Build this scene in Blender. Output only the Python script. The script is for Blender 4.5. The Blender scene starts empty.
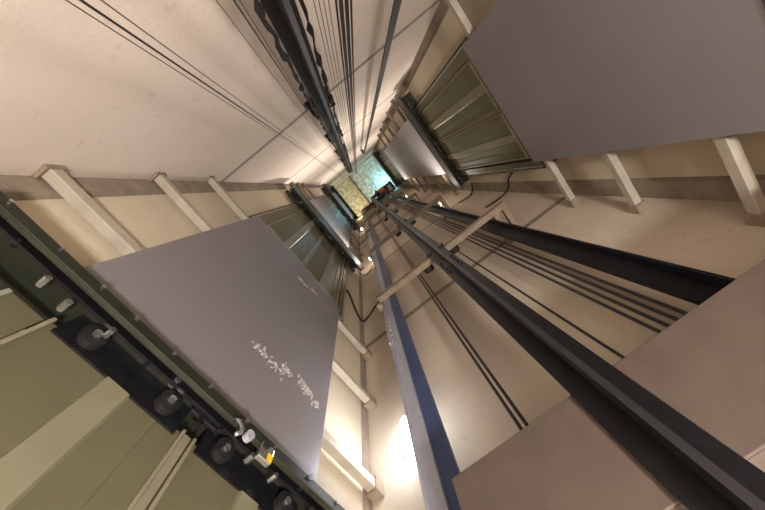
import bpy, bmesh, math, random
from mathutils import Vector, Matrix
random.seed(7)
C = bpy.context.scene.collection

# ------------------------------------------------------------------ helpers
class MB:
    def __init__(s): s.bm = bmesh.new()
    def box(s, a, b, rot=None, about=None):
        a, b = Vector(a), Vector(b)
        c = (a+b)/2; d = b-a
        m = Matrix.Translation(c) @ Matrix.Diagonal((abs(d.x), abs(d.y), abs(d.z), 1))
        if rot is not None:
            p = Vector(about) if about is not None else c
            m = Matrix.Translation(p) @ rot.to_4x4() @ Matrix.Translation(-p) @ m
        bmesh.ops.create_cube(s.bm, size=1, matrix=m); return s
    def cyl(s, p, q, r, n=12, r2=None):
        p, q = Vector(p), Vector(q); d = q-p
        m = Matrix.Translation((p+q)/2) @ d.to_track_quat('Z', 'Y').to_matrix().to_4x4()
        bmesh.ops.create_cone(s.bm, cap_ends=True, segments=n, radius1=r, radius2=r if r2 is None else r2, depth=d.length, matrix=m)
        return s
    def ball(s, c, r, sub=2, sc=(1, 1, 1)):
        m = Matrix.Translation(c) @ Matrix.Diagonal((sc[0], sc[1], sc[2], 1))
        bmesh.ops.create_icosphere(s.bm, subdivisions=sub, radius=r, matrix=m); return s
    def tube(s, pts, r, n=8, rfun=None):
        pts = [Vector(p) for p in pts]; rings = []
        up = None
        for i, p in enumerate(pts):
            t = (pts[min(i+1, len(pts)-1)] - pts[max(i-1, 0)]).normalized()
            if up is None:
                up = Vector((1, 0, 0)) if abs(t.x) < .9 else Vector((0, 1, 0))
            e1 = (up - t*up.dot(t)).normalized(); e2 = t.cross(e1); up = e1
            rr = r if rfun is None else r*rfun(i)
            rings.append([s.bm.verts.new(p + (e1*math.cos(2*math.pi*k/n) + e2*math.sin(2*math.pi*k/n))*rr) for k in range(n)])
        for a, b in zip(rings, rings[1:]):
            for k in range(n): s.bm.faces.new((a[k], a[(k+1) % n], b[(k+1) % n], b[k]))
        s.bm.faces.new(rings[0][::-1]); s.bm.faces.new(rings[-1]); return s
    def prism(s, poly, lo, hi, axis=2):
        # poly of 2-D points in the two other axes, extruded along axis
        def P(u, v, w):
            return (u, v, w) if axis == 2 else ((w, u, v) if axis == 0 else (u, w, v))
        A = [s.bm.verts.new(P(u, v, lo)) for u, v in poly]; B = [s.bm.verts.new(P(u, v, hi)) for u, v in poly]
        n = len(poly)
        s.bm.faces.new(A); s.bm.faces.new(B[::-1])
        for k in range(n): s.bm.faces.new((A[k], A[(k+1) % n], B[(k+1) % n], B[k]))
        return s
    def build(s, name, mat, parent=None, bevel=0, smooth=False):
        bmesh.ops.recalc_face_normals(s.bm, faces=s.bm.faces[:])
        me = bpy.data.meshes.new(name); s.bm.to_mesh(me); s.bm.free()
        o = bpy.data.objects.new(name, me); C.objects.link(o); me.materials.append(mat)
        if smooth:
            for f in me.polygons: f.use_smooth = True
        if bevel:
            b = o.modifiers.new('bevel', 'BEVEL'); b.width = bevel; b.segments = 2; b.limit_method = 'ANGLE'
        if parent:
            o.parent = parent; o.matrix_parent_inverse = world(parent).inverted()
        return o
def world(o):
    m = Matrix.Translation(o.location)
    if o.parent: m = world(o.parent) @ o.matrix_parent_inverse @ m
    return m
def tag(o, label, cat, group=None):
    o['label'] = label; o['category'] = cat
    if group: o['group'] = group
    return o
def thing(name, label, cat, loc=(0, 0, 0), group=None):
    o = bpy.data.objects.new(name, None); C.objects.link(o); o.location = loc; o.empty_display_size = .1
    return tag(o, label, cat, group)
def structure(o): o['kind'] = 'structure'; return o

# ---------------------------------------------------------------- materials
def srgb(r, g, b):
    f = lambda c: (c/255/12.92) if c/255 <= .04045 else ((c/255+.055)/1.055)**2.4
    return (f(r), f(g), f(b), 1)
def mat(name, col, rough=.6, metal=0, var=.12, scale=8, bump=0, bscale=40, emit=None, es=0, stretch=None):
    m = bpy.data.materials.new(name); m.use_nodes = True; N = m.node_tree.nodes; L = m.node_tree.links
    b = N['Principled BSDF']; b.inputs['Roughness'].default_value = rough; b.inputs['Metallic'].default_value = metal
    tc = N.new('ShaderNodeTexCoord'); mp = N.new('ShaderNodeMapping'); L.new(tc.outputs['Object'], mp.inputs['Vector'])
    if stretch: mp.inputs['Scale'].default_value = stretch
    nz = N.new('ShaderNodeTexNoise'); nz.inputs['Scale'].default_value = scale; nz.inputs['Detail'].default_value = 6
    L.new(mp.outputs['Vector'], nz.inputs['Vector'])
    cr = N.new('ShaderNodeValToRGB'); L.new(nz.outputs['Fac'], cr.inputs['Fac'])
    cr.color_ramp.elements[0].position = .3; cr.color_ramp.elements[1].position = .7
    cr.color_ramp.elements[0].color = (*[c*(1-var) for c in col[:3]], 1)
    cr.color_ramp.elements[1].color = (*[min(1, c*(1+var)) for c in col[:3]], 1)
    L.new(cr.outputs['Color'], b.inputs['Base Color'])
    if bump:
        n2 = N.new('ShaderNodeTexNoise'); n2.inputs['Scale'].default_value = bscale; n2.inputs['Detail'].default_value = 5
        L.new(mp.outputs['Vector'], n2.inputs['Vector'])
        bp = N.new('ShaderNodeBump'); bp.inputs['Strength'].default_value = bump; bp.inputs['Distance'].default_value = .01
        L.new(n2.outputs['Fac'], bp.inputs['Height']); L.new(bp.outputs['Normal'], b.inputs['Normal'])
    if emit:
        b.inputs['Emission Color'].default_value = emit; b.inputs['Emission Strength'].default_value = es
    return m

def wall_mat(name, col, seams, dark=.55, width=.022, brick=False, stain=.2):
    """cement render with darker joints between the pours at the heights in seams"""
    m = mat(name, col, rough=.85, var=.07, scale=2.2, bump=.12, bscale=60)
    N = m.node_tree.nodes; L = m.node_tree.links; b = N['Principled BSDF']
    cr = [n for n in N if n.type == 'VALTORGB'][0]
    tc = N.new('ShaderNodeTexCoord'); sp = N.new('ShaderNodeSeparateXYZ'); L.new(tc.outputs['Object'], sp.inputs[0])
    nz = N.new('ShaderNodeTexNoise'); nz.inputs['Scale'].default_value = 3; nz.inputs['Detail'].default_value = 4
    L.new(tc.outputs['Object'], nz.inputs['Vector'])
    wob = N.new('ShaderNodeMath'); wob.operation = 'MULTIPLY_ADD'; L.new(nz.outputs['Fac'], wob.inputs[0]); wob.inputs[1].default_value = .03
    L.new(sp.outputs['Z'], wob.inputs[2])
    prev = None
    for zc in seams:
        s = N.new('ShaderNodeMath'); s.operation = 'SUBTRACT'; L.new(wob.outputs[0], s.inputs[0]); s.inputs[1].default_value = zc+.015
        a = N.new('ShaderNodeMath'); a.operation = 'ABSOLUTE'; L.new(s.outputs[0], a.inputs[0])
        r = N.new('ShaderNodeMapRange'); L.new(a.outputs[0], r.inputs['Value'])
        r.inputs['From Min'].default_value = width*.6; r.inputs['From Max'].default_value = width*1.3
        r.inputs['To Min'].default_value = 1; r.inputs['To Max'].default_value = 0
        if prev is None: prev = r.outputs[0]
        else:
            mx = N.new('ShaderNodeMath'); mx.operation = 'MAXIMUM'; L.new(prev, mx.inputs[0]); L.new(r.outputs[0], mx.inputs[1]); prev = mx.outputs[0]
    # patchy dirt
    n3 = N.new('ShaderNodeTexNoise'); n3.inputs['Scale'].default_value = 25; n3.inputs['Detail'].default_value = 8
    L.new(tc.outputs['Object'], n3.inputs['Vector'])
    r3 = N.new('ShaderNodeMapRange'); L.new(n3.outputs['Fac'], r3.inputs['Value'])
    r3.inputs['From Min'].default_value = .62; r3.inputs['From Max'].default_value = .72; r3.inputs['To Max'].default_value = stain
    mx1 = N.new('ShaderNodeMix'); mx1.data_type = 'RGBA'; L.new(r3.outputs[0], mx1.inputs['Factor'])
    L.new(cr.outputs['Color'], mx1.inputs['A']); mx1.inputs['B'].default_value = (*[c*.4 for c in col[:3]], 1)
    f = N.new('ShaderNodeMath'); f.operation = 'MULTIPLY'; L.new(prev, f.inputs[0]); f.inputs[1].default_value = 1-dark
    mx2 = N.new('ShaderNodeMix'); mx2.data_type = 'RGBA'; L.new(f.outputs[0], mx2.inputs['Factor'])
    L.new(mx1.outputs['Result'], mx2.inputs['A']); mx2.inputs['B'].default_value = (col[0]*.18, col[1]*.17, col[2]*.17, 1)
    L.new(mx2.outputs['Result'], b.inputs['Base Color'])
    return m

M = {}
M['rope_wall'] = wall_mat('pale render', srgb(226, 212, 200), [.45, 2.42, 4.40, 6.4, 8.4, 10.4, 12.4], dark=.25, width=.03)
M['side_wall'] = wall_mat('sand render', srgb(205, 191, 168), [.8, 4.55, 6.5, 8.5, 10.4, 12.4], dark=.3, width=.026)
M['rail_wall'] = wall_mat('dusty render', srgb(198, 185, 166), [.35, 2.34, 4.33, 6.35, 8.4, 10.4, 12.4], dark=.25, width=.032)
M['floor'] = mat('pit concrete', srgb(110, 100, 90), .9, bump=.3)
M['trim'] = mat('grey corner strip', srgb(140, 126, 110), .85, var=.2, scale=12, bump=.3)
M['ceiling'] = mat('ceiling render', srgb(222, 218, 202), .8, var=.45, scale=11, bump=.6, bscale=40)
M['fascia'] = mat('galvanised grey sheet', srgb(143, 137, 140), .45, metal=.35, var=.05, scale=3, bump=.05, bscale=14)
M['olive'] = mat('olive painted steel', srgb(112, 108, 84), .42, metal=.35, var=.06, scale=5)
M['olive_light'] = mat('worn olive steel', srgb(164, 157, 134), .38, metal=.5, var=.1, scale=12)
M['header'] = mat('dark green steel', srgb(50, 52, 40), .45, metal=.4, var=.15, scale=14)
M['black'] = mat('black oily steel', srgb(30, 30, 34), .4, metal=.5, var=.3, scale=30)
M['blackrub'] = mat('black rubber', srgb(22, 22, 22), .6, var=.2)
M['rail_flare_tint'] = mat('flare tinted rail steel', srgb(70, 84, 122), .4, metal=.3, var=.1, scale=10)  # blue glow of the lamp flare put into the steel colour
M['rail_bright'] = mat('machined rail steel', srgb(176, 178, 190), .4, metal=.3, var=.08, scale=30)
M['rail_dark'] = mat('dark rail steel', srgb(66, 66, 72), .34, metal=.6, var=.12, scale=10)
M['black_matte'] = mat('grease caked steel', srgb(26, 25, 26), .75, var=.4, scale=40, bump=.4, bscale=60)
M['rail_black'] = mat('oily rail edge', srgb(48, 48, 54), .4, metal=.3, var=.2, scale=20)
M['lip'] = mat('bright door edge steel', srgb(178, 174, 160), .35, metal=.4, var=.1, scale=20)
M['olive_mid'] = mat('paler olive steel', srgb(146, 142, 118), .4, metal=.35, var=.08, scale=8)
M['strip'] = mat('tarnished brass strip', srgb(150, 118, 84), .35, metal=.6, var=.15, scale=10)
M['beam_dark'] = mat('brown grey steel beam', srgb(92, 80, 72), .7, var=.12, scale=12)
M['bracket'] = mat('dusty bracket steel', srgb(138, 122, 102), .7, var=.2, scale=18, bump=.2)
M['bar'] = mat('primed grey tube', srgb(176, 166, 150), .6, metal=.1, var=.12, scale=14)
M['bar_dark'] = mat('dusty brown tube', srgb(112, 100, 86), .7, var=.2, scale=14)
M['rope'] = mat('greased wire rope', srgb(66, 62, 60), .5, metal=.6, var=.35, scale=160)
M['rope_thin'] = mat('thin steel wire', srgb(92, 84, 78), .5, metal=.5, var=.2, scale=90)
M['zinc'] = mat('zinc bolt steel', srgb(190, 192, 190), .25, metal=.9, var=.1, scale=30)
M['yellow'] = mat('yellow sticker', srgb(225, 185, 30), .5, var=.05)
M['redoxide'] = mat('red oxide steel', srgb(120, 52, 34), .6, var=.25, scale=20)
M['orange'] = mat('orange painted cast iron', srgb(235, 110, 25), .4, var=.1)
M['mortar'] = mat('dried mortar', srgb(172, 165, 162), .9, var=.25, scale=60, bump=.6, bscale=80)
M['mortar_dark'] = mat('dark dried mortar', srgb(86, 82, 84), .9, var=.35, scale=90, bump=.6, bscale=80)
M['bulb'] = mat('lit bulb', (1, 1, 1, 1), .4, emit=srgb(255, 244, 225), es=8)
M['cool_bulb'] = mat('lit cool lamp', (1, 1, 1, 1), .4, emit=srgb(235, 242, 255), es=9)
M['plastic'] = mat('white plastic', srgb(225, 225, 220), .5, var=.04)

# ------------------------------------------------------------------- shell
XL, XR, YN, YF, ZB, ZT = -.76, 1.24, -.615, 1.03, -1.9, 13.4
T = .2
structure(MB().box((XL-T, YN-T, ZB), (XR+T, YN, ZT)).build('wall_north', M['rope_wall']))
structure(MB().box((XL-T, YF, ZB), (XR+T, YF+T, ZT)).build('wall_south', M['rail_wall']))
structure(MB().box((XL-T, YN, ZB), (XL, YF, ZT)).build('wall_left', M['side_wall']))
structure(MB().box((XR, YN, ZB), (XR+T, YF, ZT)).build('wall_right', M['side_wall']))
structure(MB().box((XL-T, YN-T, ZB-T), (XR+T, YF+T, ZB)).build('floor', M['floor']))
structure(MB().box((XL-T, YN-T, ZT), (XR+T, YF+T, ZT+T)).build('ceiling', M['ceiling']))
# thin grey strips down the four corners, darker than the walls
e = .004
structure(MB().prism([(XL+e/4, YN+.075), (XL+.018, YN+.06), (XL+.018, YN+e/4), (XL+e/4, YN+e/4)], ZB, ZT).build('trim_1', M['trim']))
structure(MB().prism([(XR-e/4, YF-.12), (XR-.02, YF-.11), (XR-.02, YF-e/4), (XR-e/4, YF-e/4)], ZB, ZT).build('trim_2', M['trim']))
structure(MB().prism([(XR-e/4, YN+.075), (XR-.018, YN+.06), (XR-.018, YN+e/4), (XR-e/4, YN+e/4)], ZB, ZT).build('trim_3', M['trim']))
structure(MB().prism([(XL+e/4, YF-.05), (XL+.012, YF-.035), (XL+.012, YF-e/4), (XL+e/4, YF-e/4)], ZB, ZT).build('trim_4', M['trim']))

# ---------------------------------------------------------- landing doors
class Side:
    def __init__(s, x0, sg): s.x0 = x0; s.sg = sg
    def X(s, d): return s.x0 + s.sg*d
    def box(s, mb, d0, d1, y0, y1, z0, z1):
        xa, xb = sorted((s.X(d0), s.X(d1)))
        mb.box((xa, y0, z0), (xb, y1, z1)); return mb
LS, RS = Side(XL, 1), Side(XR, -1)

def landing_door(S, z0, zfb, zt, zp, zk, D, dd, label, fine=True):
    """z0 sill; zfb/zt front plate underside/top; zp panel top; zk back channel underside; D front plate and dd door distance from wall"""
    t = thing('landing_door', label, 'elevator door', (S.X(0), .21, z0))
    for y0, y1, sg in ((-.285, -.225, -1), (.650, .71, 1)):
        mb = MB(); S.box(mb, .002, dd-.014, y0, y1, z0-.05, zp); S.box(mb, dd-.014, dd-.008, (y0 if sg < 0 else y0), (y1+.03 if sg < 0 else y1), z0-.05, zp)
        j = mb.build('jamb', M['olive'], t)
        ye = y0-.020 if sg < 0 else y1
        mb = MB(); S.box(mb, .002, dd-.02, ye, ye+.019, z0-.05, zp); mb.build('jamb_gap_seal', M['black'], j)
        mb = MB(); S.box(mb, dd-.0075, dd-.004, (y0 if sg < 0 else y1-.010), (y0+.010 if sg < 0 else y1), z0-.05, zp); mb.build('jamb_lip', M['lip'], j)
    for pi, (y0, y1) in enumerate(((-.185, .200), (.226, .615))):
        mb = MB(); S.box(mb, dd-.008, dd, y0, y1, z0, zp)
        yc = y0+.205 if pi == 0 else y0+.215
        poly = [(S.X(dd-.001), yc-.04), (S.X(dd+.010), yc-.036), (S.X(dd+.010), yc+.024), (S.X(dd-.001), yc+.032)]
        st = MB().prism(poly, z0+.03, zp-.02)
        yy = y1-.07
        mb.prism([(S.X(dd-.001), yy-.02), (S.X(dd+.003), yy), (S.X(dd-.001), yy+.002)], z0+.03, zp-.02)
        p = mb.build('door_panel', M['olive'], t)
        st.build('stiffener', M['olive_mid'], p)
        for ya in (y0, y1-.008):
            mb = MB(); S.box(mb, dd, dd+.014, ya, ya+.008, z0, zp); mb.build('edge_flange', M['olive_light'], p)
        mb = MB(); S.box(mb, dd, dd+.020, y0+.008, y1-.008, z0, z0+.038); mb.build('foot_channel', M['olive_light'], p)
        if fine:
            mb = MB(); S.box(mb, dd+.002, dd+.008, y0+.02, y1-.02, zp-.02, zp+.06)
            h = mb.build('hanger', M['black'], p)
            for yy in (y0+.08, y1-.08):
                x0, x1 = S.X(dd+.009), S.X(dd+.030)
                MB().cyl((x0, yy, zp+.02), (x1, yy, zp+.02), .028, 20).build('roller', M['blackrub'], h)
                MB().cyl((x1, yy, zp+.02), (S.X(dd+.038), yy, zp+.02), .010, 6).build('bolt', M['zinc'], h)
    mb = MB(); S.box(mb, dd-.006, dd+.006, .203, .223, z0, zp); mb.build('meeting_strip', M['strip'] if S is RS else M['olive_light'], t)
    mb = MB(); S.box(mb, .002, .016, -.50, .86, zk, zt); S.box(mb, .016, .05, -.50, .86, zk, zk+.008)
    mb.build('header_back', M['header'], t)
    MB_ = MB(); S.box(MB_, .016, D-.012, -.50, .86, zt-.01, zt); MB_.build('header_top', M['header'], t)
    mb = MB(); S.box(mb, D-.012, D, -.50, .86, zfb, zt); S.box(mb, D, D+.006, -.50, .86, zfb, zfb+.012); S.box(mb, D, D+.004, -.50, .86, zt-.03, zt-.02)
    mb.build('header_front', M['header'], t, bevel=.002)
    mb = MB(); S.box(mb, D-.040, D-.030, -.47, .82, zfb+.0, zfb+.04)
    for k in range(9):
        yy = -.42+k*.145; S.box(mb, D-.031, D-.011, yy, yy+.03, zfb+.03, zfb+.045)
    mb.build('track', M['black'], t)
    if fine:
        for k in range(11):
            yy = -.43 + k*.122 + random.uniform(-.02, .02)
            MB().cyl((S.X(D+.0005), yy, zfb+.03), (S.X(D+.008), yy, zfb+.03), random.uniform(.004, .008), 8).build('plate_bolt', M['zinc'], t)
        for k in range(15):
            yy = -.44 + k*.089 + random.uniform(-.02, .02); zz = zfb+random.uniform(-.045, .02)
            mb = MB(); mb.cyl((S.X(D-.052), yy, zz), (S.X(D-.024), yy, zz), random.uniform(.005, .010), 6)
            mb.build('track_bolt', M['zinc'] if random.random() < .55 else M['black'], t)
        mb = MB(); S.box(mb, D-.055, D-.041, .17, .26, zfb-.01, zfb+.05); lk = mb.build('lock_box', M['black'], t, bevel=.004)
        MB().cyl((S.X(D-.048), .26, zfb+.02), (S.X(D-.048), .33, zfb+.02), .006, 8).build('lock_bolt', M['zinc'], lk)
    return t

def fascia(S, d, z0, z1, label, y0=-.262, y1=.62):
    t = thing('door_fascia', label, 'metal sheet', (S.X(d), (y0+y1)/2, z0))
    mb = MB(); S.box(mb, d-.003, d, y0, y1, z0, z1)
    f = mb.build('sheet', M['fascia'], t)
    mb = MB()
    S.box(mb, d-.03, d-.003, y0, y0+.003, z0, z1); S.box(mb, d-.03, d-.003, y1-.003, y1, z0, z1)
    S.box(mb, d-.03, d-.003, y0+.003, y1-.003, z1-.003, z1); S.box(mb, d-.03, d-.003, y0+.003, y1-.003, z0, z0+.003)
    mb.build('folded_edge', M['fascia'], t)
    return t
def bars(S, d, zs, where, n):
    ords = {1: ['only'], 2: ['lower', 'upper'], 3: ['lowest', 'middle', 'topmost'], 4: ['lowest', 'second lowest', 'third', 'topmost'],
            5: ['lowest', 'second', 'middle', 'fourth', 'topmost']}[len(zs)]
    for z, od in zip(zs, ords):
        t = thing('support_bar', f'support bar behind the {where}, {od} of {len(zs)}', 'support bar', (S.X(d-.05), .2, z), f'support bars behind the {where}')
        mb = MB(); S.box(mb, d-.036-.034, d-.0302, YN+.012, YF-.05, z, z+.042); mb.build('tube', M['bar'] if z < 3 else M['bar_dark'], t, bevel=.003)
        mb = MB(); S.box(mb, d-.078, d-.022, YF-.055, YF-.001, z-.012, z+.054); mb.build('end_bracket', M['bracket'], t, bevel=.004)
        mb = MB(); S.box(mb, d-.078, d-.026, YN+.001, YN+.014, z-.012, z+.054); mb.build('end_plate', M['bracket'], t)

DL, DR = .14, .20            # header fronts
ddL, ddR = .055, .115        # door planes
landing_door(LS, -1.6, .735, .775, .70, .70, DL, ddL, 'olive landing door below the lowest left grey sheet, only its dark roller header showing')
landing_door(LS, 2.35, 3.97, 4.37, 4.38, 4.15, DL, ddL, 'olive two-panel landing door on the left wall, nearest above the largest grey sheet')
landing_door(LS, 6.22, 8.04, 8.20, 8.75, 8.6, DL, ddL, 'olive landing door on the left wall, between the middle and the highest grey sheets', False)
landing_door(LS, 10.2, 10.70, 10.85, 10.8, 10.8, DL, ddL, 'small distant landing door at the very top of the left wall', False)
landing_door(RS, -1.6, .66, .76, .70, .70, DR, ddR, 'landing door low on the right wall, below the cropped grey sheet', False)
landing_door(RS, 2.30, 4.06, 4.32, 4.26, 4.28, DR, ddR, 'large olive two-panel landing door on the right wall with a rust-brown centre line')
landing_door(RS, 8.5, 10.6, 11.0, 10.9, 10.9, DR, ddR, 'distant pale blue landing door at the top of the right wall', False)
F1 = fascia(LS, .10, .82, 2.26, 'largest grey metal sheet, on the left wall, splashed with dried mortar')
fascia(LS, .10, 4.66, 6.06, 'middle grey metal sheet on the left wall, above the nearest olive door')
fascia(LS, .10, 8.75, 10.05, 'highest and smallest grey metal sheet on the left wall')
fascia(RS, .18, .82, 2.19, 'dark grey metal sheet at the right edge, below the large olive door')
fascia(RS, .18, 4.36, 8.30, 'tall grey metal sheet on the right wall above the dark green header')
bars(LS, .10, [1.06, 1.60, 2.14], 'mortar-splashed left sheet', 0)
bars(LS, .10, [4.72, 5.2, 5.68], 'middle left grey sheet', 0)
bars(LS, .10, [9.0, 9.6], 'highest left grey sheet', 0)
bars(RS, .18, [1.05, 1.58, 2.10], 'cropped right edge sheet', 0)
bars(RS, .18, [4.75, 5.45, 6.2, 7.0, 7.8], 'tall right wall sheet', 0)
# dried mortar stuck on the near sheet
def lump(mb, y, z, r, fl=.35):
    n = 9; base = []; x = LS.X(.1001)
    v0 = mb.bm.verts.new((x+r*fl, y, z)); ring = []
    for k in range(n):
        a = 2*math.pi*k/n; rr = r*random.uniform(.55, 1.35)
        ring.append(mb.bm.verts.new((x-.0005, y+rr*math.cos(a)*.8, z+rr*math.sin(a))))
    mid = [mb.bm.verts.new((x+r*fl*random.uniform(.5, .9), y+(v.co.y-y)*.55, z+(v.co.z-z)*.55)) for v in ring]
    for k in range(n):
        j = (k+1) % n
        mb.bm.faces.new((ring[k], ring[j], mid[j], mid[k])); mb.bm.faces.new((mid[k], mid[j], v0))
    mb.bm.faces.new(ring[::-1])
def splash(name, m, spots, r0, r1, n):
    mb = MB()
    for (y, z, s) in spots:
        for k in range(n): lump(mb, y+random.gauss(0, s*.6), z+random.gauss(0, s*.4), random.uniform(r0, r1), .22)
    o = mb.build(name, m, F1); o['kind'] = 'stuff'; return o
splash('mortar_splash', M['mortar'], ((.26, 1.12, .03), (.33, 1.115, .035), (.38, 1.15, .03), (.47, 1.165, .03), (.50, 1.15, .035), (.55, 1.13, .025), (.23, 2.02, .02), (.28, 2.02, .02), (.36, 2.06, .03)), .003, .011, 30)
splash('dark_splash', M['mortar_dark'], ((.25, 1.13, .03), (.33, 1.10, .03), (.40, 1.145, .02), (.56, 1.12, .02), (.37, 2.04, .02), (.3, 1.5, .15)), .002, .005, 14)

# --------------------------------------------------------------- guide rails
def t_rail(name, label, base, webdir, m_base, m_web, fish, z0=ZB+.01, z1=12.1, bw=.062, wl=.075, foot=0):
    """base=(x,y) centre of the back face of the flange, webdir unit vector"""
    bx, by = base; wx, wy = webdir; px, py = -wy, wx
    t = thing(name, label, 'guide rail', (bx, by, z0))
    def poly(a0, a1, b0, b1):   # a along web, b across
        return [(bx+wx*a+px*b, by+wy*a+py*b) for a, b in ((a0, b0), (a1, b0), (a1, b1), (a0, b1))]
    MB().prism(poly(0, .011, -bw, bw), z0, z1).build('flange', m_base, t)
    MB().prism(poly(.011, wl, -.0085, .0085), z0, z1).build('web', m_web, t)
    for zf in fish:
        f = MB().prism(poly(-.011, -.0002, -bw*.95, bw*.95), zf-.13, zf+.13).build('fishplate', m_base, t)
        for k in range(4):
            for sg in (-1, 1):
                z = zf-.1+k*.066; a, b = (.011, sg*bw*.68)
                p = Vector((bx+wx*a+px*b, by+wy*a+py*b, z)); MB().cyl(p, p+Vector((wx, wy, 0))*.013, .008, 6).build('bolt', M['zinc'] if foot else M['rail_dark'], f)
    if foot:
        MB().prism(poly(.0112, .058, -.022, -.0086), z0, z1).build('web_root', M['rail_bright'], t)
    return t
BZ = [2.28, 4.09, 5.9, 7.7, 9.5, 11.3]
t_rail('guide_rail', 'large black car guide rail in front of the crossbeams on the rail wall', (.165, .742), (0, -1), M['black'], M['rail_dark'], [1.9, 6.9], wl=.07)
t_rail('guide_rail', 'blue-grey counterweight guide rail on the left, beside the bright lamp', (-.412, .865), (1, 0), M['rail_bright'], M['rail_flare_tint'], [1.85, 5.2], bw=.04, wl=.12, foot=1)
t_rail('guide_rail', 'black counterweight guide rail on the right, behind the crossbeam ends', (.655, .865), (-1, 0), M['black'], M['black'], [3.4, 7.4], bw=.045, wl=.085)
t_rail('guide_rail', 'black oily guide rail fixed to the pale rope wall', (.143, -.53), (0, 1), M['black_matte'], M['rail_black'], [3.1, 6.6], bw=.045, wl=.07)

# crossbeams with arms reaching to the rail wall
names = ['lowest and nearest', 'second', 'third', 'fourth', 'fifth', 'highest and farthest']
for i, z in enumerate(BZ):
    t = thing('rail_bracket', f'dusty steel crossbeam bracket on the rail wall, {names[i]} of six', 'rail bracket', (.2, YF, z), 'crossbeam brackets on the rail wall')
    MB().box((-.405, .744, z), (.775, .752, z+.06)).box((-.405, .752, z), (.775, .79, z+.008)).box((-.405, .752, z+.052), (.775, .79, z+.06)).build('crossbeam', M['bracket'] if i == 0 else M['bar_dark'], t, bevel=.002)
    for x in (-.448, .737, .657):
        a = MB().box((x, .791, z+.004), (x+.042, YF-.008, z+.054)).build('arm', M['bracket'], t, bevel=.003)
    for x in (-.50, .640):
        MB().box((x, YF-.008, z-.03), (x+.15, YF-.0005, z+.09)).build('wall_plate', M['bracket'], t)
    for sx in (-1, 1):
        mb = MB()
        mb.box((.165+sx*.052-.02, .720, z+.012), (.165+sx*.052+.02, .7305, z+.05)); mb.cyl((.165+sx*.068, .742, z+.03), (.165+sx*.068, .712, z+.03), .008, 6)
        mb.build('rail_clip', M['black'], t)
    # rubber blocks behind the beam
    MB().box((.11, .7905, z-.0), (.22, .83, z+.06)).build('clamp_block', M['black'], t, bevel=.01)
    for x in (.045, .285):
        MB().cyl((x, .7905, z+.03), (x, .835, z+.03), .04, 24).build('rubber_buffer', M['blackrub'], t, bevel=.006)
# deep beam low on the rail wall
t = thing('buffer_beam', 'deep brown-grey steel beam across the bottom right corner', 'steel beam', (.4, .74, .4))
MB().box((-.28, .745, .40), (1.12, .753, .683)).build('web_plate', M['beam_dark'], t, bevel=.002)
MB().box((-.28, .753, .40), (1.12, .83, .412)).build('lower_flange', M['beam_dark'], t)
MB().box((-.28, .753, .671), (1.12, .83, .683)).build('upper_flange', M['beam_dark'], t)
for x in (-.25, 1.06): MB().box((x, .83, .42), (x+.05, YF-.0005, .64)).build('arm', M['beam_dark'], t)

# brackets on the rope wall
names = ['lowest', 'second', 'third', 'fourth', 'fifth', 'sixth', 'highest']
for i, z in enumerate([2.28, 3.6, 5.1, 6.7, 8.3, 9.9, 11.5]):
    t = thing('rail_bracket', f'black clamp bracket of the rope wall guide rail, {names[i]} of seven', 'rail bracket', (.143, YN, z), 'clamp brackets on the rope wall')
    MB().box((.045, YN+.0005, z-.04), (.24, YN+.010, z+.09)).build('wall_plate', M['black_matte'], t, bevel=.003)
    MB().box((.055, YN+.010, z-.005), (.235, -.5425, z+.005)).box((.055, -.5505, z-.03), (.235, -.5425, z+.10)).build('angle', M['black_matte'], t)
    for sx in (-1, 1):
        mb = MB()
        mb.cyl((.143+sx*.066, -.5425, z+.02), (.143+sx*.066, -.500, z+.02), .014, 6)
        mb.box((.143+sx*.062-.02, -.515, z), (.143+sx*.062+.018, -.507, z+.04))
        mb.build('clamp', M['black'], t)
    MB().ball((.143+.03, -.51, z+.02), .009).build('bolt', M['zinc'], t)
# oily wiring loom tied along that rail
mb = MB()
pts = [(.083+random.uniform(-.007, .005), -.515+random.uniform(-.004, .004), ZB+.05+.045*k) for k in range(270)]
mb.tube(pts, .0085, 7, rfun=lambda i: random.choice((.5, .8, 1, 1.1, 1.7)))
tag(mb.build('wiring_loom', M['black_matte']), 'lumpy black wiring loom tied along the left edge of the rope wall guide rail', 'cable')
mb = MB()
pts = [(.204+random.uniform(-.005, .005), -.515+random.uniform(-.004, .004), ZB+.05+.06*k) for k in range(200)]
mb.tube(pts, .0065, 7, rfun=lambda i: random.choice((.5, .7, 1, 1, 1.9)))
tag(mb.build('wiring_loom', M['black_matte']), 'thinner black wiring loom tied along the right edge of the rope wall guide rail', 'cable')

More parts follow.
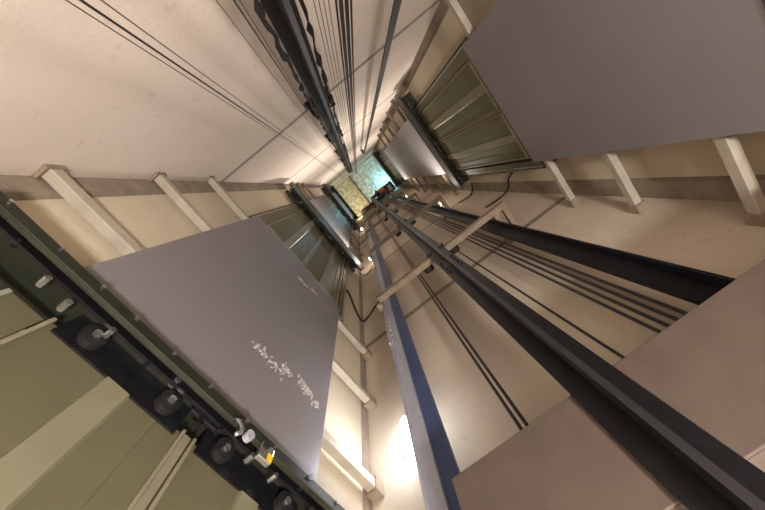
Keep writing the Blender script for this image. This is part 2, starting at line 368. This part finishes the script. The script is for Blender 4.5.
# ------------------------------------------------------------------ ropes
def rope(x, y, r, label, group=None, z0=ZB+.02, z1=ZT-.02, m='rope', name='wire_rope', cat='rope', n=8):
    o = MB().cyl((x, y, z0), (x, y, z1), r, n).build(name, M[m], smooth=False)
    return tag(o, label, cat, group)
o5 = ['leftmost', 'second from left', 'third from left', 'fourth from left', 'fifth from left', 'rightmost']
for i in range(6):
    rope(.252+.0092*i, -.40+.004*(i % 2), .0032, f'thick dark hoist rope in the bundle of six on the pale wall, {o5[i]}', 'hoist ropes right of the rope wall guide rail')
o4 = ['leftmost', 'second from left', 'third from left', 'rightmost']
for i in range(4):
    rope(.1895+.0135*i, -.40, .0012, f'fine wire between the guide rail and the hoist ropes, {o4[i]} of four', 'fine wires beside the hoist ropes', m='rope_thin', n=6)
for i, (x, r) in enumerate(((.006, .0011), (.035, .002), (.045, .0011))):
    rope(x, -.45, r, ['fine wire just left of the black guide rail, leftmost of three', 'thicker dark wire just left of the black guide rail, middle of three', 'fine wire just left of the black guide rail, nearest it'][i], 'wires left of the rope wall guide rail', m='rope_thin' if i != 1 else 'rope', n=6)
for i, (x, r) in enumerate(((-.132, .0012), (-.150, .0022), (-.162, .0011))):
    rope(x, -.45, r, ['fine wire crossing the far left of the pale wall, topmost of three', 'dark wire crossing the far left of the pale wall, middle of three', 'fine wire crossing the far left of the pale wall, lowest of three'][i], 'wires at the far left of the pale wall', m='rope_thin' if i != 1 else 'rope', n=6)
for i in range(4):
    rope(.452+.031*i  , .90, .0066, f'black counterweight rope in front of the rail wall, {o4[i]} of four', 'counterweight ropes on the rail wall')
rope(.320, .90, .0058, 'single black rope between the large guide rail and the counterweight ropes', z1=2.66)
rope(-.062, .90, .0062, 'left rope of the black pair running down the middle of the rail wall', 'rope pair on the rail wall')
rope(-.040, .90, .0062, 'right rope of the black pair running down the middle of the rail wall', 'rope pair on the rail wall')
# flat travelling cable, clamped part-way up
t = thing('travelling_cable', 'flat dark travelling cable hanging alone on the right of the pale wall', 'cable', (.63, -.50, 8.2))
mb = MB()
for i in range(3): mb.cyl((.612+i*.0155, -.50, ZB+.02), (.612+i*.0155, -.50, 8.2), .0072, 8)
mb.build('cable_cores', M['rope'], t)
MB().box((.598, -.6145, 8.12), (.656, -.50, 8.16)).box((.60, -.51, 8.06), (.654, -.49, 8.24)).build('cable_clamp', M['rail_dark'], t, bevel=.004)

# hanging black door-switch cables
def cable(pts, label, r=.009):
    P = [Vector(p) for p in pts]; out = []
    for i in range(len(P)-1):
        a = P[max(i-1, 0)]; b = P[i]; c = P[i+1]; d = P[min(i+2, len(P)-1)]
        for k in range(8):
            u = k/8; out.append(.5*((2*b)+(c-a)*u+(2*a-5*b+4*c-d)*u*u+(3*b-3*c+d-a)*u**3))
    out.append(P[-1])
    return tag(MB().tube(out, r, 8).build('cable', M['blackrub'], smooth=True), label, 'cable')
for z, lb in ((2.95, 'beside the nearest left door'), (6.9, 'beside the second left door')):
    cable([(XL+.03, .735, z+.15), (XL+.03, .80, z+.10), (XL+.03, .90, z-.12), (XL+.035, .985, z-.2), (-.66, .995, z-.16), (-.56, 1.0, z-.02), (-.47, 1.01, z+.12)], 'loose black cable drooping across the corner '+lb)
cable([(XR-.02, .80, 2.98), (XR-.02, .86, 3.12), (XR-.03, .95, 3.20), (1.15, .99, 3.22), (1.04, 1.0, 3.24), (.93, 1.005, 3.30)], 'black cable curling across the right corner beside the large olive door', .009)
cable([(XR-.1, .845, 3.95), (1.12, .93, 4.0), (1.05, .99, 4.05), (.93, 1.0, 4.2)], 'short black cable leaving the dark green header end into the corner', .008)
# loose door-lock cable of the highest left header
cable([(XL+.1, .87, 4.15), (-.68, .93, 4.1), (-.62, .99, 4.15), (-.52, 1.0, 4.4)], 'short black cable from the nearest left header to the corner lamp', .006)

# ------------------------------------------------------------------- lamps
def bulb_lamp(x, z, label, power, col=(1, .86, .66), r=.028, y=YF, kind='SPOT'):
    t = thing('bulb_lamp', label, 'lamp', (x, y, z))
    MB().cyl((x, y-.0005, z), (x, y-.02, z), .035, 20).build('base', M['plastic'], t)
    MB().cyl((x, y-.02, z), (x, y-.055, z), .016, 16).build('socket', M['plastic'], t)
    MB().ball((x, y-.085, z), r, 3, (1, 1.15, 1)).build('bulb', M['bulb'], t, smooth=True)
    l = bpy.data.lights.new('lamp_light', kind); l.energy = power; l.color = col; l.shadow_soft_size = .03
    if kind == 'SPOT': l.spot_size = math.radians(165); l.spot_blend = .9
    o = bpy.data.objects.new('lamp_light', l); C.objects.link(o); o.parent = t; o.location = (0, -.13, 0); o.rotation_euler = (-math.pi/2, 0, 0)
W = (1, .90, .80)
bulb_lamp(-.50, 4.62, 'lit bulb in the left corner above the second crossbeam', 60, W)
bulb_lamp(.78, 4.62, 'lit bulb on the right of the rail wall above the second crossbeam', 60, W)
bulb_lamp(.80, 8.0, 'lit bulb high on the right of the rail wall', 60, W)
bulb_lamp(-.60, 8.4, 'lit bulb in the left corner beside the third crossbeam', 60, W)
bulb_lamp(-.45, 12.4, 'yellow lit bulb near the ceiling, in the left corner', 18, (1, .84, .42), kind='POINT')
# oval bulkhead lamp low in the shaft, the bright white one
t = thing('bulkhead_lamp', 'brilliant white oval lamp low on the rail wall beside the blue-grey rail', 'lamp', (-.51, YF, 1.19))
MB().cyl((-.51, YF-.0005, 1.19), (-.51, YF-.018, 1.19), .06, 28).build('base', M['plastic'], t)
bpy.context.view_layer.update()
MB().ball((-.51, YF-.035, 1.195), .05, 3, (.75, .45, 2.9)).build('diffuser', M['cool_bulb'], t, smooth=True)
l = bpy.data.lights.new('lamp_light', 'POINT'); l.energy = 2.5; l.color = (.88, .93, 1); l.shadow_soft_size = .05
o = bpy.data.objects.new('lamp_light', l); C.objects.link(o); o.parent = t; o.location = (0, -.14, 0)
# added fill light in the pit, out of view, brightens the shaft
t = thing('added_fill_light', 'added fill light standing unseen on the pit floor', 'lamp', (.5, .1, ZB))
MB().cyl((.5, .1, ZB), (.5, .1, ZB+.02), .12, 24).cyl((.5, .1, ZB+.02), (.5, .1, ZB+.5), .012, 10).build('stand', M['black'], t)
MB().cyl((.5, .1, ZB+.5), (.5, .1, ZB+.56), .05, 20, .09).build('reflector', M['zinc'], t)
MB().ball((.5, .1, ZB+.575), .045, 3).build('bulb', M['bulb'], t, smooth=True)
l = bpy.data.lights.new('lamp_light', 'POINT'); l.energy = 190; l.color = (1, .94, .90); l.shadow_soft_size = .1
o = bpy.data.objects.new('lamp_light', l); C.objects.link(o); o.parent = t; o.location = (0, 0, .75)

# --------------------------------------------------------- top of the shaft
structure(MB().box((-.045, YN, ZT-.10), (.0, YF, ZT)).build('trim_5', M['redoxide']))
structure(MB().box((.62, YN, ZT-.03), (.66, YF, ZT)).build('trim_6', M['plastic']))
structure(MB().box((XL, YN, ZT-.5), (XR, YN+.10, ZT)).build('trim_lit_edge', M['plastic']))  # lit top edge of the rope wall, put in as a white strip
t = thing('machine_beam', 'dark red and black steel beam under the ceiling carrying the hoist machine', 'steel beam', (.1, .9, 12.2))
MB().box((-.44, .86, 12.2), (1.0, .98, 12.215)).box((-.44, .86, 12.385), (1.0, .98, 12.4)).build('flanges', M['redoxide'], t)
MB().box((-.44, .914, 12.215), (1.0, .926, 12.385)).build('web', M['black'], t)
t = thing('machine_beam', 'second black steel beam under the ceiling, nearer the middle of the shaft', 'steel beam', (.4, .62, 12.2))
MB().box((.12, .66, 12.2), (1.1, .76, 12.215)).box((.12, .66, 12.385), (1.1, .76, 12.4)).build('flanges', M['black'], t)
MB().box((.12, .704, 12.215), (1.1, .716, 12.385)).build('web', M['black'], t)
t = thing('hoist_machine', 'black hoist machine with an orange cover at the top of the shaft', 'hoist machine', (.6, .75, 12.0))
MB().box((.35, .60, 12.155), (1.1, .98, 12.195)).build('bed_plate', M['black'], t, bevel=.005)
MB().cyl((.45, .84, 12.03), (.72, .84, 12.03), .12, 28).build('motor', M['black'], t)
MB().cyl((.40, .68, 12.0), (.46, .68, 12.0), .15, 32).build('sheave', M['black'], t)
MB().cyl((.52, .70, 12.03), (.74, .70, 12.03), .11, 24).build('gearbox_cover', M['orange'], t)
MB().box((.86, .68, 12.0), (1.0, .90, 12.155)).build('terminal_box', M['plastic'], t, bevel=.006)
for k in range(6): MB().cyl((.40+k*.11, .62, 12.12), (.40+k*.11, .62, 12.155), .02, 6).build('mounting_nut', M['zinc'], t)
l = bpy.data.lights.new('roof_lamp_light', 'POINT'); l.energy = 13; l.color = (.3, .75, 1); l.shadow_soft_size = .05
t = thing('tube_lamp', 'cyan glowing lamp at the top of the shaft beside the hoist machine', 'lamp', (1.0, .35, ZT))
MB().box((.92, .40, ZT-.03), (1.1, .46, ZT-.0005)).build('housing', M['plastic'], t)
M['cyan'] = mat('lit cyan lamp', (1, 1, 1, 1), .4, emit=(.1, .6, 1, 1), es=4)
MB().cyl((.93, .43, ZT-.045), (1.09, .43, ZT-.045), .014, 12).build('tube', M['cyan'], t)
o = bpy.data.objects.new('roof_lamp_light', l); C.objects.link(o); o.parent = t; o.location = (-.0, .2, -.42)

# yellow sticker and switch on the lowest left header
t = thing('door_switch', 'silver door switch with a yellow sticker in the lower left corner', 'switch', (-.6, .38, .7))
MB().box((-.6198, .358, .690), (-.60, .402, .735)).build('housing', M['zinc'], t, bevel=.004)
MB().box((-.5998, .383, .692), (-.5985, .400, .712)).build('sticker', M['yellow'], t)
MB().cyl((-.5998, .369, .722), (-.594, .369, .722), .0095, 20).build('roller', M['blackrub'], t)
t = thing('door_hook', 'silver curved lock hook left of the yellow stickered switch', 'lock', (-.6, .30, .7))
MB().tube([(-.614, .262, .735), (-.605, .275, .73), (-.602, .287, .715), (-.602, .288, .70), (-.605, .278, .69)], .006, 8).build('hook', M['zinc'], t, smooth=True)
MB().cyl((-.6198, .318, .722), (-.602, .318, .722), .013, 20).build('pivot', M['rail_bright'], t)

# ------------------------------------------------------------------ camera
R = [[0.78712853, -0.61282086, -0.06985177], [0.61182111, 0.76142048, 0.21427501], [-0.07812563, -0.21139876, 0.97427252]]
cam = bpy.data.cameras.new('camera'); co = bpy.data.objects.new('camera', cam); C.objects.link(co)
cam.sensor_width = 36; cam.lens = 318/765*36; cam.clip_start = .01
co.matrix_world = Matrix([[R[i][0], -R[i][1], -R[i][2], 0] for i in range(3)] + [[0, 0, 0, 1]])
bpy.context.scene.camera = co
w = bpy.data.worlds.new('world'); bpy.context.scene.world = w; w.use_nodes = True
w.node_tree.nodes['Background'].inputs[0].default_value = (0, 0, 0, 1)
vs = bpy.context.scene.view_settings
vs.view_transform = 'Standard'; vs.look = 'None'; vs.exposure = .48; vs.gamma = 1
